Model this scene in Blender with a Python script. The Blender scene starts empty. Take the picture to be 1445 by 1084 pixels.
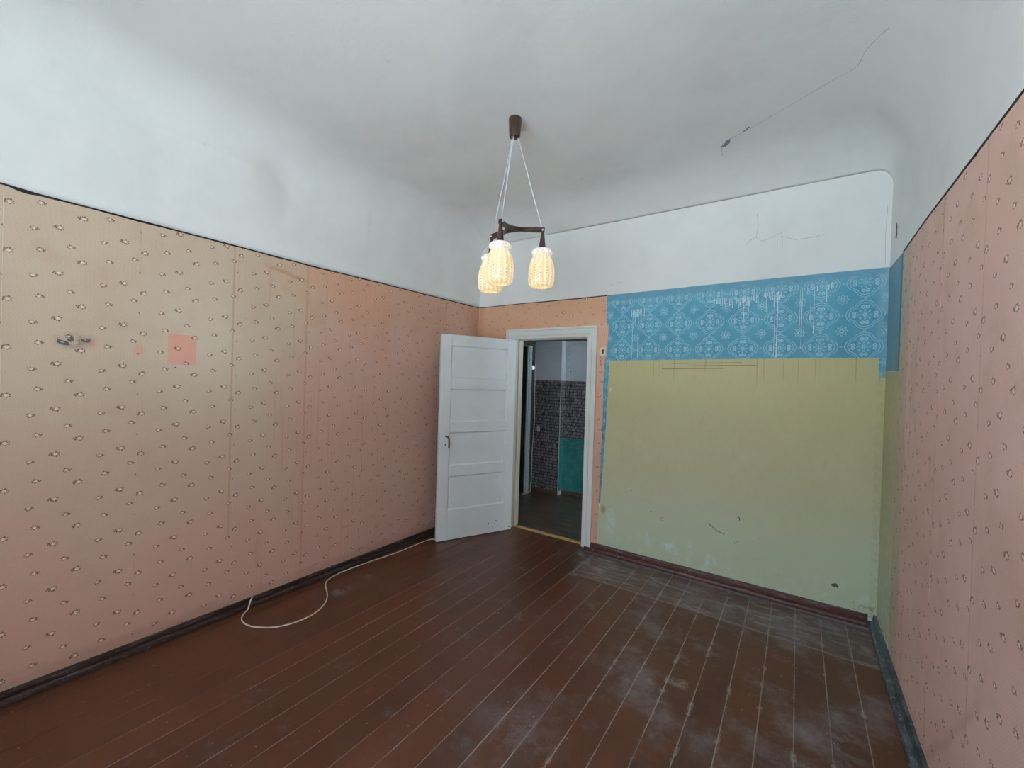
import bpy, bmesh, math, random
from mathutils import Vector, Matrix
random.seed(7)
scene = bpy.context.scene
COL = scene.collection
PI = math.pi

# ------------------------------------------------------------------ camera
def make_camera():
    yaw, pitch, roll = -.6001, -.0093, .0303
    cy, sy, cp, sp = math.cos(yaw), math.sin(yaw), math.cos(pitch), math.sin(pitch)
    fwd = Vector((sy*cp, cy*cp, sp)); right = Vector((cy, -sy, 0)); up = right.cross(fwd)
    c, s = math.cos(roll), math.sin(roll)
    r2 = c*right + s*up; u2 = -s*right + c*up
    cam = bpy.data.cameras.new('camera'); o = bpy.data.objects.new('camera', cam); COL.objects.link(o)
    m = Matrix((r2, u2, -fwd)).transposed().to_4x4(); m.translation = Vector((2.9953, -3.6772, 1.5705))
    o.matrix_world = m
    cam.sensor_width = 36; cam.sensor_fit = 'HORIZONTAL'; cam.lens = 588.96/1445*36
    cam.clip_start = .02
    scene.camera = o
make_camera()

# ------------------------------------------------------------------ light
W, YB, ZC = 3.474, -4.62, 3.2
world = bpy.data.worlds.new('overcast_sky'); scene.world = world; world.use_nodes = True
bg = world.node_tree.nodes['Background']
bg.inputs[0].default_value = (.76, .91, 1.0, 1); bg.inputs[1].default_value = 4.5
def portal(name, loc, rot, sx, sy):
    l = bpy.data.lights.new(name, 'AREA'); l.shape = 'RECTANGLE'; l.size = sx; l.size_y = sy
    l.cycles.is_portal = True
    o = bpy.data.objects.new(name, l); COL.objects.link(o); o.location = loc; o.rotation_euler = rot
WX0, WX1, WZ0, WZ1 = 1.20, 3.22, .80, 2.66
sl = bpy.data.lights.new('sun', 'SUN'); sl.energy = 98; sl.angle = .01; sl.color = (1, .97, .92)  # sun added to light the yard, which brightens the ceiling
so = bpy.data.objects.new('sun', sl); COL.objects.link(so); so.rotation_euler = (math.radians(-38), 0, math.radians(12))
portal('window_portal', ((WX0+WX1)/2, YB-.12, (WZ0+WZ1)/2), (PI/2, 0, 0), WX1-WX0+.1, WZ1-WZ0+.1)
scene.view_settings.view_transform = 'Standard'
scene.view_settings.look = 'None'
scene.view_settings.gamma = 1
scene.view_settings.use_curve_mapping = False
scene.view_settings.exposure = .64
scene.cycles.max_bounces = 10
scene.cycles.diffuse_bounces = 6
scene.cycles.sample_clamp_indirect = 6

# ------------------------------------------------------------------ node helper
def lin(c):
    return tuple(((v/255)/12.92 if v/255 <= .04045 else ((v/255+.055)/1.055)**2.4) for v in c)
class S:
    """a node socket with arithmetic"""
    def __init__(s, g, k): s.g = g; s.k = k
    def _m(s, op, *a):
        n = s.g.t.nodes.new('ShaderNodeMath'); n.operation = op
        for i, v in enumerate((s,)+a):
            if isinstance(v, S): s.g.t.links.new(v.k, n.inputs[i])
            else: n.inputs[i].default_value = v
        return S(s.g, n.outputs[0])
    def __add__(s, o): return s._m('ADD', o)
    def __sub__(s, o): return s._m('SUBTRACT', o)
    def __mul__(s, o): return s._m('MULTIPLY', o)
    def __truediv__(s, o): return s._m('DIVIDE', o)
    __radd__ = __add__
    __rmul__ = __mul__
    def __rsub__(s, o): return (s*-1)+o
    def abs(s): return s._m('ABSOLUTE')
    def floor(s): return s._m('FLOOR')
    def fract(s): return s._m('FRACT')
    def sin(s): return s._m('SINE')
    def cos(s): return s._m('COSINE')
    def min(s, o): return s._m('MINIMUM', o)
    def max(s, o): return s._m('MAXIMUM', o)
    def pow(s, o): return s._m('POWER', o)
    def lt(s, o): return s._m('LESS_THAN', o)
    def gt(s, o): return s._m('GREATER_THAN', o)
    def wrap(s, hi, lo): return s._m('WRAP', hi, lo)
    def sqrt(s): return s._m('SQRT')
    def atan2(s, o): return s._m('ARCTAN2', o)
    def step(s, a, b):          # smooth 0..1 from a to b (a may exceed b)
        n = s.g.t.nodes.new('ShaderNodeMapRange'); n.interpolation_type = 'SMOOTHSTEP'; n.clamp = True
        s.g.t.links.new(s.k, n.inputs[0])
        lo, hi, x, y = (a, b, 0, 1) if a < b else (b, a, 1, 0)
        n.inputs[1].default_value = lo; n.inputs[2].default_value = hi
        n.inputs[3].default_value = x; n.inputs[4].default_value = y
        return S(s.g, n.outputs[0])
def hyp(a, b): return (a*a+b*b).sqrt()
class G:
    def __init__(g, name, rough=.6, spec=.5):
        g.m = bpy.data.materials.new(name); g.m.use_nodes = True; g.t = g.m.node_tree
        g.b = g.t.nodes['Principled BSDF']; g.out = g.t.nodes['Material Output']
        g.b.inputs['Roughness'].default_value = rough
        g.b.inputs['Specular IOR Level'].default_value = spec
        tc = g.t.nodes.new('ShaderNodeTexCoord'); g.tc = tc.outputs['Object']
        sp = g.t.nodes.new('ShaderNodeSeparateXYZ'); g.t.links.new(g.tc, sp.inputs[0])
        g.x, g.y, g.z = (S(g, sp.outputs[i]) for i in range(3))
    def vec(g, x, y, z):
        n = g.t.nodes.new('ShaderNodeCombineXYZ')
        for i, v in enumerate((x, y, z)):
            if isinstance(v, S): g.t.links.new(v.k, n.inputs[i])
            else: n.inputs[i].default_value = v
        return n.outputs[0]
    def noise(g, scale=5, detail=3, rough=.5, v=None, s=(1, 1, 1), off=0, dist=0):
        if v is None: v = g.vec(g.x*s[0]+off, g.y*s[1]+off, g.z*s[2])
        n = g.t.nodes.new('ShaderNodeTexNoise'); g.t.links.new(v, n.inputs['Vector'])
        n.inputs['Scale'].default_value = scale; n.inputs['Detail'].default_value = detail
        n.inputs['Roughness'].default_value = rough; n.inputs['Distortion'].default_value = dist
        return S(g, n.outputs[0])
    def mix(g, f, a, b):
        n = g.t.nodes.new('ShaderNodeMix'); n.data_type = 'RGBA'; n.clamp_factor = True
        if isinstance(f, S): g.t.links.new(f.k, n.inputs[0])
        else: n.inputs[0].default_value = f
        for i, v in ((6, a), (7, b)):
            if isinstance(v, tuple): n.inputs[i].default_value = (*lin(v), 1)
            else: g.t.links.new(v, n.inputs[i])
        return n.outputs[2]
    def color(g, c):
        if isinstance(c, tuple): g.b.inputs['Base Color'].default_value = (*lin(c), 1)
        else: g.t.links.new(c, g.b.inputs['Base Color'])
        return g
    def rough(g, s): g.t.links.new(s.k, g.b.inputs['Roughness']); return g
    def bump(g, h, strength=.3, dist=.002):
        n = g.t.nodes.new('ShaderNodeBump'); n.inputs['Strength'].default_value = strength
        n.inputs['Distance'].default_value = dist
        g.t.links.new(h.k, n.inputs['Height']); g.t.links.new(n.outputs[0], g.b.inputs['Normal']); return g
    def blob(g, u, v, cu, cv, ru, rv, soft=.6):
        """soft ellipse, 1 inside"""
        return hyp((u-cu)*(1/ru), (v-cv)*(1/rv)).step(1.0, 1.0-soft)

# ------------------------------------------------------------------ materials
def flat(name, c, rough=.5, spec=.5, metal=0):
    g = G(name, rough, spec); n = g.noise(40, 3)
    d = tuple(max(0, v*.86) for v in c)
    g.color(g.mix(n.step(.35, .75), c, d)); g.b.inputs['Metallic'].default_value = metal
    return g.m

def m_plaster(name='white_plaster', c=(236, 236, 234), c2=(226, 226, 224)):
    g = G(name, .75, .3)
    n = g.noise(1.3, 4, .6); f = g.noise(60, 3)
    col = g.mix(n.step(.4, .75), c, c2)
    spots = g.noise(9, 2, off=3).step(.74, .80)
    col = g.mix(spots*.25, col, (180, 176, 166))
    g.color(col); g.bump(g.noise(7, 4, .6)+f*.12, .35, .01)
    return g.m

def sprig(g, u, v, idx_shift=0.109):
    """printed rose sprigs: returns (dark, light, roll edge distance, roll index)"""
    RW, PU, PV = .4822, .2411, .2215
    r = (u*(1/RW)).floor(); lu = u-r*RW
    vs = v-2.0955+r*idx_shift
    best = None
    for i, (mu, mv) in enumerate([(.017, 0), (.092, .1245), (.113, .0285), (.176, .1525), (.214, .0670)]):
        du = (lu-mu).wrap(PU/2, -PU/2); dv = (vs-mv).wrap(PV/2, -PV/2)
        fl = (1, -1, -1, 1, -1)[i]
        big = (1, .8, .85, 1, .8)[i]
        du = du*(fl/big); dv = dv*((1 if i % 2 else -1)/big)
        d = hyp(du, dv)
        if best is None: best = [d, du, dv]
        else:
            c = d.lt(best[0]); k = 1-c
            best = [d.min(best[0]), du*c+best[1]*k, dv*c+best[2]*k]
    d, du, dv = best
    dark = None
    for (a, b, rr) in [(-9.5, 3, 3.0), (-12.5, -1.5, 2.2), (-7, -3.5, 2.8), (7.5, 3.5, 2.0), (8, -3, 1.7), (2.5, -7, 2.9), (-2.5, -6.5, 1.8), (1.5, 7, 1.8), (-8, 0, 1.6)]:
        q = hyp(du-a*.0016, dv-b*.00145).step(rr*.0019, rr*.0010)
        dark = q if dark is None else dark.max(q)
    ring = (d-.0085).abs().step(.0024, .0006)*(g.noise(260, 1).step(.42, .55))
    dark = dark.max(ring*.7)
    light = d.step(.0070, .0048)
    centre = d.step(.0022, .0012)
    dark = dark.max(centre*.45)
    edge = (lu).min(RW-lu)
    return dark, light, edge, r

def m_wallpaper(side):
    g = G('faded_rose_wallpaper_'+side, .72, .35)
    u = {'left': g.y+3.4255, 'right': (g.y*-1)+9.35, 'back': g.x+.31}[side]
    h = {'left': g.y, 'right': g.y, 'back': g.x}[side]
    v = g.z
    dark, light, edge, r = sprig(g, u, v)
    n1 = g.noise(1.1, 4, .6); n2 = g.noise(4, 4, .65, off=5)
    tan, pink, orange = (192, 171, 150), (198, 152, 142), (188, 144, 116)
    if side == 'left':
        low = (v+(n1-.5)*1.6+(n2-.5)*.5+(h+3.0)*.18).step(1.5, .35)       # pinker where furniture stood, with floor bounce light put into the colour
        right = (h+(n1-.5)*1.0+(v-1.5)*-.2).step(-2.35, -1.75)
        col = g.mix((low*.9).max(right*.7), tan, pink)
        tt = (v+(n2-.5)*1.2).step(1.7, 2.3)*h.step(-2.6, -1.7)
        col = g.mix(tt*.55, col, orange)
        sun = g.blob(h, v, -2.62, 1.75, .5, .6, .9)             # bleached field round the picture
        col = g.mix(sun*.65, col, (210, 196, 176))
        # brighter unfaded places
        sq = ((h+2.747).abs().step(.0715, .0665))*((v-1.69).abs().step(.091, .086))
        col = g.mix(sq*.9, col, (220, 156, 140))
        col = g.mix(g.blob(h, v, -2.945, 1.675, .04, .045, .7)*.6, col, (218, 148, 128))
        col = g.mix(g.blob(h, v, -3.125, 1.69, .03, .04, .8)*.35, col, (214, 150, 130))
        tri = (v*1.0+(h+1.99)*.9-2.26).step(-.02, .02)*h.step(-2.0, -1.99)*h.step(-1.1, -1.4)
        col = g.mix(tri*.22, col, (214, 140, 108))
        streaks = g.noise(1, 3, .6, g.vec(g.y*60, 0.0, g.z*1.2)).step(.52, .75)*h.step(-2.5, -2.3)*h.step(-.7, -1.5)
        col = g.mix(streaks*.35, col, (172, 118, 96))
        sm = (h+2.4842+(g.noise(6, 2)-.5)*.01).abs().step(.009, .001)*h.step(-2.6, -2.5)*v.step(.3, .8)
        col = g.mix(sm*.55, col, (170, 130, 92))
        sm2 = (h+2.002+(g.noise(8, 2)-.5)*.01).abs().step(.012, .001)*h.step(-2.1, -2.05)
        col = g.mix(sm2*.4, col, (168, 112, 86))
        rust = g.noise(16, 4, .7, off=2).step(.62, .8)*g.blob(h, v, -2.35, 1.85, .28, .3, .9)
        col = g.mix(rust*.6, col, (170, 120, 82))
        st = (v+h*.16-1.93+(g.noise(10, 3)-.5)*.04).abs().step(.02, .004)*h.step(-2.35, -2.2)*h.step(-1.98, -2.05)
        col = g.mix(st*.5, col, (166, 116, 78))
        scorch = g.noise(25, 4, .7).step(.35, .65)*g.blob(h, v, -3.19, 1.70, .10, .055, .9)
        col = g.mix(scorch*.8, col, (84, 70, 64))
        foot = (v+(g.noise(14, 4, .7)-.5)*.12).step(.15, .07)
        col = g.mix(foot*.5, col, (152, 122, 98))
    elif side == 'right':
        f = (h+(n1-.5)*.05).step(-.68, -.64)
        col = g.mix(n1.step(.35, .65), (222, 186, 176), (214, 174, 163))
        col = g.mix((v+(n2-.5)*.6).step(1.3, 2.5)*.35, col, (218, 176, 152))
        col = g.mix(f*.85, col, (192, 180, 160))
        sm = (edge).step(.012, .001)
        col = g.mix(sm*.3, col, (170, 118, 100))
        sag = (h*1.05+1.3+v*1.0+(n2-.5)*.1).abs().step(.05, .0)*v.step(.75, .5)
        col = g.mix(sag*.3, col, (170, 120, 100))
    else:
        col = g.mix(n1.step(.3, .7), (206, 160, 130), (198, 152, 122))
        side_strip = h.step(1.425, 1.436)*v.step(2.13, 2.12)
        col = g.mix(side_strip*.6, col, (222, 172, 154))
        corner = h.step(.12, .0)
        col = g.mix(corner*.5, col, (176, 108, 74))
        rust = g.noise(40, 3).step(.45, .6)*g.blob(h, v, 1.475, 1.77, .012, .06, .6)
        col = g.mix(rust, col, (110, 74, 30))
    col = g.mix(n2.step(.45, .75)*.35, col, (180, 148, 124))
    # diagonal dotted weave
    a = ((g.noise(3, 1)*.2)+(u+v)*(2*PI/.0062)).sin(); b = ((u-v)*(2*PI/.0125)).sin()
    weave = (a*.5+b*.5)
    col = g.mix(weave.step(-.3, 1)*(.24 if side == 'left' else .14), col, (150, 118, 100))
    dots = g.noise(260, 2, .5).step(.55, .75)
    col = g.mix(dots*.14, col, (236, 214, 196))
    col = g.mix(light*.75, col, (232, 216, 196))
    col = g.mix(dark*.85, col, (100, 66, 56))
    g.color(col)
    wrinkle = g.noise(1, 3, .5, g.vec(g.x*9, g.y*9, g.z*1.1))
    g.bump(wrinkle*1.0+n2*.6, .5, .006)
    return g.m

def m_blue(name, faded=False):
    g = G(name, .6, .4)
    u = (g.y*-1+1.673) if faded else g.x
    v = g.z
    PU, PV = .2405, .217
    base = g.mix(g.noise(5, 4, .6).step(.3, .75), (88, 156, 180), (70, 138, 166))
    lines = None
    def add(q):
        nonlocal lines
        lines = q if lines is None else lines.max(q)
    du = (u-1.673).wrap(PU/2, -PU/2); dv = (v-1.870).wrap(PV/2, -PV/2)
    th = dv.atan2(du); d = hyp(du, dv)
    au, av = du.abs(), dv.abs()
    # ogee outline: pointed at the sides, lobed at the diagonals
    f = ((au*(1/.110)).pow(1.15)+(av*(1/.104)).pow(1.15)).pow(1/1.15)+(th*8).cos()*.05
    add((f-1.0).abs().step(.042, .012)*.7); add((f-.84).abs().step(.040, .012)*.7)
    # paired rings on four sides
    for (a, b) in [(.058, .0105), (.0115, .052)]:
        q = hyp(au-a, av-b)
        add((q-.0085).abs().step(.0042, .0012)); add(q.step(.0035, .002)*.7)
    petals = ((th*8).cos()*.010+.020)
    add((d-petals).abs().step(.004, .001)*.9); add((d-.008).abs().step(.0035, .001))
    add((d-.036).abs().step(.004, .001)*((th*8).cos().step(0, .6))*.8)
    add(hyp((au-.1200), av).step(.0075, .004)*.55); add((hyp(au, av-.1085)-.006).abs().step(.004, .001)*.6)
    eu = (u-1.7925).wrap(PU/2, -PU/2); ev = (v-1.9785).wrap(PV/2, -PV/2)
    e = hyp(eu, ev); t2 = ev.atan2(eu)
    add((e-((t2*8).cos()*.006+.027)).abs().step(.004, .001)*.85)
    add((e-.010).abs().step(.004, .0015)); add((e-.018).abs().step(.003, .001)*((t2*8).cos().step(0, .5))*.6)
    wear = g.noise(7, 4, .65, off=9).step(.25, .55)*.5+.5
    darkc = (hyp(au-.044, av-.028).step(.010, .004)).max(hyp(au, av-.036).step(.007, .003)).max(hyp(au-.036, av).step(.007, .003))
    col = g.mix(darkc*.5, base, (40, 102, 128))
    col = g.mix(lines*wear*(.25 if faded else .8), col, (186, 220, 232))
    # white-washed band under the ceiling paint
    wb = (v+(g.noise(9, 3)-.5)*.05-(g.x-1.5)*.012)
    wash = wb.step(2.25, 2.30)*g.noise(30, 4, .7, s=(1, 1, .4)).step(.3, .75)
    col = g.mix(wash*.5, col, (140, 170, 182))
    topb = wb.step(2.315, 2.335)
    col = g.mix(topb*.75, col, (84, 136, 160))
    if faded:
        col = g.mix(.5, col, (128, 154, 164))
        col = g.mix(g.noise(1, 3, .6, g.vec(g.x*50, g.y*50, g.z*4)).step(.4, .8)*.4, col, (150, 164, 168))
        col = g.mix(g.y.step(-.385, -.40)*.7, col, (48, 104, 124))
    else:
        haze = g.x.step(3.40, 3.46)*g.noise(12, 3).step(.3, .6)
        col = g.mix(haze*.6, col, (150, 178, 190))
    g.color(col); g.bump(g.noise(50, 3), .2, .002)
    return g.m

def m_green():
    g = G('old_green_wall_paint', .55, .45)
    h, v = g.x, g.z
    n = g.noise(2.2, 5, .6); fine = g.noise(26, 4, .65, s=(1, 1, .5))
    col = g.mix(n.step(.35, .7), (190, 185, 148), (196, 192, 158))
    col = g.mix(fine.step(.45, .75)*.4, col, (178, 174, 138))
    fib = g.noise(1, 3, .6, g.vec(g.x*150, g.y*150, g.z*8)).step(.5, .8)
    col = g.mix(fib*.25, col, (196, 192, 150))
    # yellow-brown grime and runs from the top edge, warm light tone mixed in
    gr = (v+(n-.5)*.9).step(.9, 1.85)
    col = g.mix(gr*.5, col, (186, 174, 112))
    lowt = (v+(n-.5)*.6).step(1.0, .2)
    col = g.mix(lowt*.85, col, (192, 206, 182))  # mint towards the foot: dust, and cool daylight tone painted in
    run = g.noise(1, 2, .5, g.vec(g.x*70, g.y*70, 0.0)); ln = g.noise(1, 2, .5, g.vec(g.x*22, g.y*22, 4.0))
    runs = run.step(.58, .68)*(v+ln*.55).step(1.86, 2.02)
    col = g.mix(runs*.45, col, (126, 116, 66))
    for (x, z0) in [(2.13, 1.50), (2.37, 1.55), (2.78, 1.50), (2.905, 1.52), (1.70, 1.6), (3.32, 1.5), (1.96, 1.48)]:
        q = (h-x+(g.noise(20, 2)-.5)*.006).abs().step(.006, .001)*v.step(z0+.06, z0+.2)
        col = g.mix(q*.35, col, (124, 110, 62))
    # chalky damage along the foot
    ch = g.noise(11, 5, .7, off=4).step(.5, .68)*v.step(.34, .10)
    col = g.mix(ch*.7, col, (206, 220, 214))
    for (x, z, a, b) in [(2.14, .20, .09, .06), (1.95, .22, .03, .08), (2.30, .26, .025, .05), (2.44, .17, .03, .1), (1.62, .30, .06, .2)]:
        q = g.blob(h, v, x, z, a, b, .9)*g.noise(22, 4, .7).step(.42, .6)
        col = g.mix(q*.85, col, (206, 226, 234))
    # black mould and chips
    mo = g.noise(34, 4, .75, off=8).step(.64, .72)*(v.step(.30, .08)*.8)*h.step(2.2, 3.2)
    mo = mo.max(g.noise(30, 4, .75).step(.5, .64)*g.blob(h, v, 3.44, .08, .22, .09, .9))
    mo = mo.max(g.noise(50, 3, .7, off=2).step(.66, .71)*g.blob(h, v, 2.75, .32, .35, .2, .8))
    mo = mo.max(g.noise(60, 3, .7, off=6).step(.66, .72)*g.blob(h, v, 1.75, .6, .3, .3, .8))
    col = g.mix(mo*.8, col, (62, 72, 60))
    ye = g.blob(h, v, 1.545, .40, .035, .06, .8)
    col = g.mix(ye*.7, col, (150, 128, 60))
    edge = h.step(3.425, 3.44)*(g.noise(30, 2).step(.35, .6))*.22
    col = g.mix(edge, col, (150, 148, 118))
    g.color(col); g.bump(fine+fib*.3, .35, .003)
    return g.m

def m_floor():
    g = G('worn_brown_floor_paint', .32, .38)
    x, y = g.x, g.y
    n = g.noise(1.4, 4, .6); f = g.noise(18, 4, .65)
    # each board its own tint
    bi = ((x-1.634)*(1/.1394)).floor()
    tint = ((bi*12.9898).sin()*43758.5).fract()
    col = g.mix(tint, (84, 47, 29), (72, 42, 28))
    col = g.mix(n.step(.4, .7)*.6, col, (90, 52, 31))
    grain = g.noise(1, 4, .6, g.vec(x*60, y*3, 0.0))
    col = g.mix(grain.step(.5, .8)*.25, col, (62, 36, 28))
    # dark red worn spots
    red = g.noise(3.2, 3, .6, off=7, s=(1.3, 1, 1)).step(.58, .66)*x.step(1.9, 2.4)*y.step(-.6, -.9)
    col = g.mix(red*.55, col, (60, 30, 30))
    # dust, plaster powder
    wob = (g.noise(6, 4, .7, off=6)-.5)*.16
    z1 = (x+wob).step(1.44, 1.60)*(y+wob*.3).step(-.57, -.52)
    sw = g.noise(1, 5, .65, g.vec(x*3.2, y*11, 0.0), dist=1.2).step(.44, .72)
    dust = z1*(sw*.95+.12)
    d2 = g.noise(2.6, 5, .68, off=1).step(.47, .72)*x.step(1.3, 2.6)*.6
    d3 = g.noise(5, 5, .7, off=12).step(.56, .74)*.28*x.step(.4, 1.0)
    dust = dust.max(d2).max(d3)
    pw = g.noise(14, 4, .7).step(.42, .58)
    for (a, b, ra, rb, k) in [(3.10, -1.55, .10, .05, .8), (3.22, -1.75, .10, .06, .85), (2.52, -1.35, .09, .06, .8), (2.40, -1.42, .05, .07, .6), (1.52, -.56, .07, .05, 1),
                              (2.15, -.33, .12, .05, .7), (2.55, -.38, .14, .08, .7), (1.50, -.25, .14, .20, .7), (1.40, -.15, .10, .08, .8), (3.32, -.12, .14, .10, .7), (3.38, -.4, .07, .2, .7),
                              (.30, -1.86, .09, .12, .55), (.26, -1.62, .10, .06, .4), (1.15, -.75, .09, .07, .35), (2.0, -2.1, .3, .2, .3), (3.2, -1.3, .15, .3, .4)]:
        dust = dust.max(g.blob(x, y, a, b, ra, rb, .9)*pw*k)
    dust = dust.max((y+.545+(g.noise(9, 3)-.5)*.03).abs().step(.012, .002)*x.step(1.48, 1.52)*.75)
    dust = dust.max((y+.066).abs().step(.02, .004)*x.step(1.38, 1.44)*.9)
    dust = dust.max((x-1.508+(g.noise(9, 3)-.5)*.03).abs().step(.012, .003)*y.step(-.56, -.54)*.7)
    # pale joints
    q = ((x-1.634)*(1/.1394)).fract(); e = q.min(1-q)*.1394
    jn = g.noise(1, 4, .7, g.vec(x*3, y*5, 0.0), dist=.3).step(.30, .55)
    joint = e.step(.0034, .0012)*(jn*.75+.1)*(x.step(1.2, 2.2)*.6+.4)*x.step(.45, .95)
    joint = joint.max(e.step(.016, .002)*g.noise(9, 4, .7).step(.52, .66)*x.step(1.8, 2.4)*.7)
    col = g.mix(dust*.8, col, (146, 148, 156))
    col = g.mix(joint*.85, col, (176, 172, 172))
    specks = g.noise(70, 1, .5, off=3).step(.775, .79)
    col = g.mix(specks*.7, col, (190, 178, 165))
    g.color(col)
    g.rough((dust*.10+n*.10+f*.06+.22))
    g.bump(grain*.3+n*1.5+f*.15, .3, .003)
    return g.m

def m_white_gloss(name, c=(222, 226, 228), dirt=.5, seed=0):
    g = G(name, .38, .5)
    n = g.noise(3, 4, .6, off=seed); f = g.noise(40, 3, .7, s=(1, 1, .4), off=seed)
    col = g.mix(n.step(.45, .75)*.35, c, (205, 208, 206))
    brush = g.noise(1, 3, .6, g.vec(g.x*14+seed, g.y*14, g.z*90)).step(.5, .8)
    col = g.mix(brush*.14, col, (196, 200, 200))
    chips = g.noise(55, 4, .75, off=seed+2).step(.70, .74)*g.noise(2.6, 2, off=seed+4).step(.5, .66)
    col = g.mix(chips*dirt, col, (120, 108, 92))
    g.color(col); g.bump(brush*.6+f*.4, .2, .0015)
    return g.m

def m_hall_paper():
    g = G('dark_stone_pattern_wallpaper', .7, .3)
    u = g.x+g.y; v = g.z
    jig = (g.noise(30, 2)-.5)*.012
    row = ((v+jig)*(1/.042)).floor(); fv = ((v+jig)*(1/.042)).fract()
    sh = ((row*7.13).sin()*91.7).fract()
    cu = u*(1/.062)+sh*1.0; fu = (cu+jig*20).fract(); ci = (cu+jig*20).floor()
    mort = (fv.min(1-fv)*.042).step(.0065, .002).max((fu.min(1-fu)*.062).step(.0065, .002))
    rnd = ((ci*12.99+row*78.23).sin()*4375.85).fract()
    col = g.mix(rnd, (112, 106, 110), (142, 136, 138))
    col = g.mix(g.noise(45, 4, .75).step(.4, .68)*.75, col, (54, 48, 52))
    col = g.mix(g.noise(60, 2, .6, off=4).step(.66, .72), col, (210, 208, 214))
    col = g.mix(mort*.85, col, (22, 20, 24))
    # darker flourish sprigs in a repeat
    dm = hyp((u-.05).wrap(.12, -.12), (v-.05).wrap(.105, -.105))
    col = g.mix(dm.step(.05, .01)*g.noise(70, 3).step(.42, .56)*.9, col, (16, 14, 16))
    g.color(col); return g.m

def m_teal():
    g = G('teal_scroll_wallpaper', .6, .4)
    n = g.noise(24, 3, .6, dist=2.5)
    sc = (n-.5).abs().step(.022, .006)*g.noise(13, 2, off=4).step(.45, .55)
    col = g.mix(g.noise(3, 3).step(.3, .7), (44, 128, 122), (36, 112, 110))
    g.color(g.mix(sc*.6, col, (130, 186, 182))); return g.m

def m_laminate():
    g = G('grey_brown_laminate_print', .3, .5)
    t = ((g.x*7.0).floor()*3.1).sin()*.5+.5
    gr = g.noise(1, 5, .65, g.vec(g.x*6, g.y*60, 0.0), dist=.4)
    col = g.mix(g.noise(3, 3, s=(1, 6, 1)).step(.35, .65), (100, 82, 66), (66, 54, 46))
    col = g.mix(gr.step(.45, .75)*.6, col, (50, 41, 35))
    g.color(col); return g.m

def m_base(name, c, top, dusty):
    g = G(name, .4, .5)
    n = g.noise(12, 4, .7); w = g.noise(1, 4, .7, g.vec(g.x*7, g.y*7, g.z*60))
    col = g.mix(n.step(.4, .7)*.5, c, tuple(v*.6 for v in c))
    col = g.mix(w.step(.5, .7)*g.z.step(.036, .05)*dusty, col, top)
    col = g.mix(g.noise(25, 4, .75, off=3).step(.56, .68)*dusty*.6, col, top)
    g.color(col); return g.m

def m_base_right():
    g = G('dusty_blue_grey_skirting_paint', .5, .4)
    n = g.noise(20, 5, .7, s=(1, .5, 1))
    col = g.mix(n.step(.4, .65), (54, 55, 60), (92, 100, 106))
    col = g.mix(g.y.step(-.9, -.2)*.5, col, (92, 116, 126))
    col = g.mix(g.noise(40, 4, .75, off=5).step(.58, .66)*.7, col, (150, 176, 184))
    g.color(col); return g.m

def m_wood():
    g = G('dark_stained_wood', .35, .5)
    gr = g.noise(1, 4, .6, g.vec(g.x*120, g.y*120, g.z*14))
    g.color(g.mix(gr.step(.35, .7), (58, 32, 22), (34, 18, 14))); return g.m

def m_shade():
    g = G('lit_cream_pressed_glass', .25, .5)
    th = g.y.atan2(g.x); z = g.z
    rib = (th*14).cos()
    col = g.mix(rib.step(-.9, .9), (236, 190, 112), (255, 238, 190))
    body = z.step(-.040, -.050)
    low = z.step(-.095, -.108)*z.step(-.238, -.230)
    rows = ((z*(1/.0185)).fract()-.5).abs().step(.42, .15)
    dim = low*rows*rib.step(.55, .95)
    dimn = dim*g.noise(60, 2, .5).step(.3, .5)
    col = g.mix(dimn*.95, col, (128, 100, 66))
    hot = g.blob(z, z*0, -.13, 0, .05, 1, 1.0)
    col = g.mix(hot*.4*(1-dimn), col, (255, 220, 120))
    collar = g.mix(g.noise(90, 3, .7).step(.45, .6), (255, 246, 238), (178, 164, 168))
    col = g.mix(body, collar, col)
    g.b.inputs['Base Color'].default_value = (.42, .38, .30, 1)
    g.t.links.new(col, g.b.inputs['Emission Color']); g.b.inputs['Emission Strength'].default_value = .44
    return g.m

def m_pane():
    m = bpy.data.materials.new('window_glass'); m.use_nodes = True; t = m.node_tree; t.nodes.clear()
    o = t.nodes.new('ShaderNodeOutputMaterial'); mx = t.nodes.new('ShaderNodeMixShader'); mx.inputs[0].default_value = .06
    a = t.nodes.new('ShaderNodeBsdfTransparent'); b = t.nodes.new('ShaderNodeBsdfGlossy'); b.inputs['Roughness'].default_value = .05
    t.links.new(a.outputs[0], mx.inputs[1]); t.links.new(b.outputs[0], mx.inputs[2]); t.links.new(mx.outputs[0], o.inputs[0])
    return m

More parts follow.
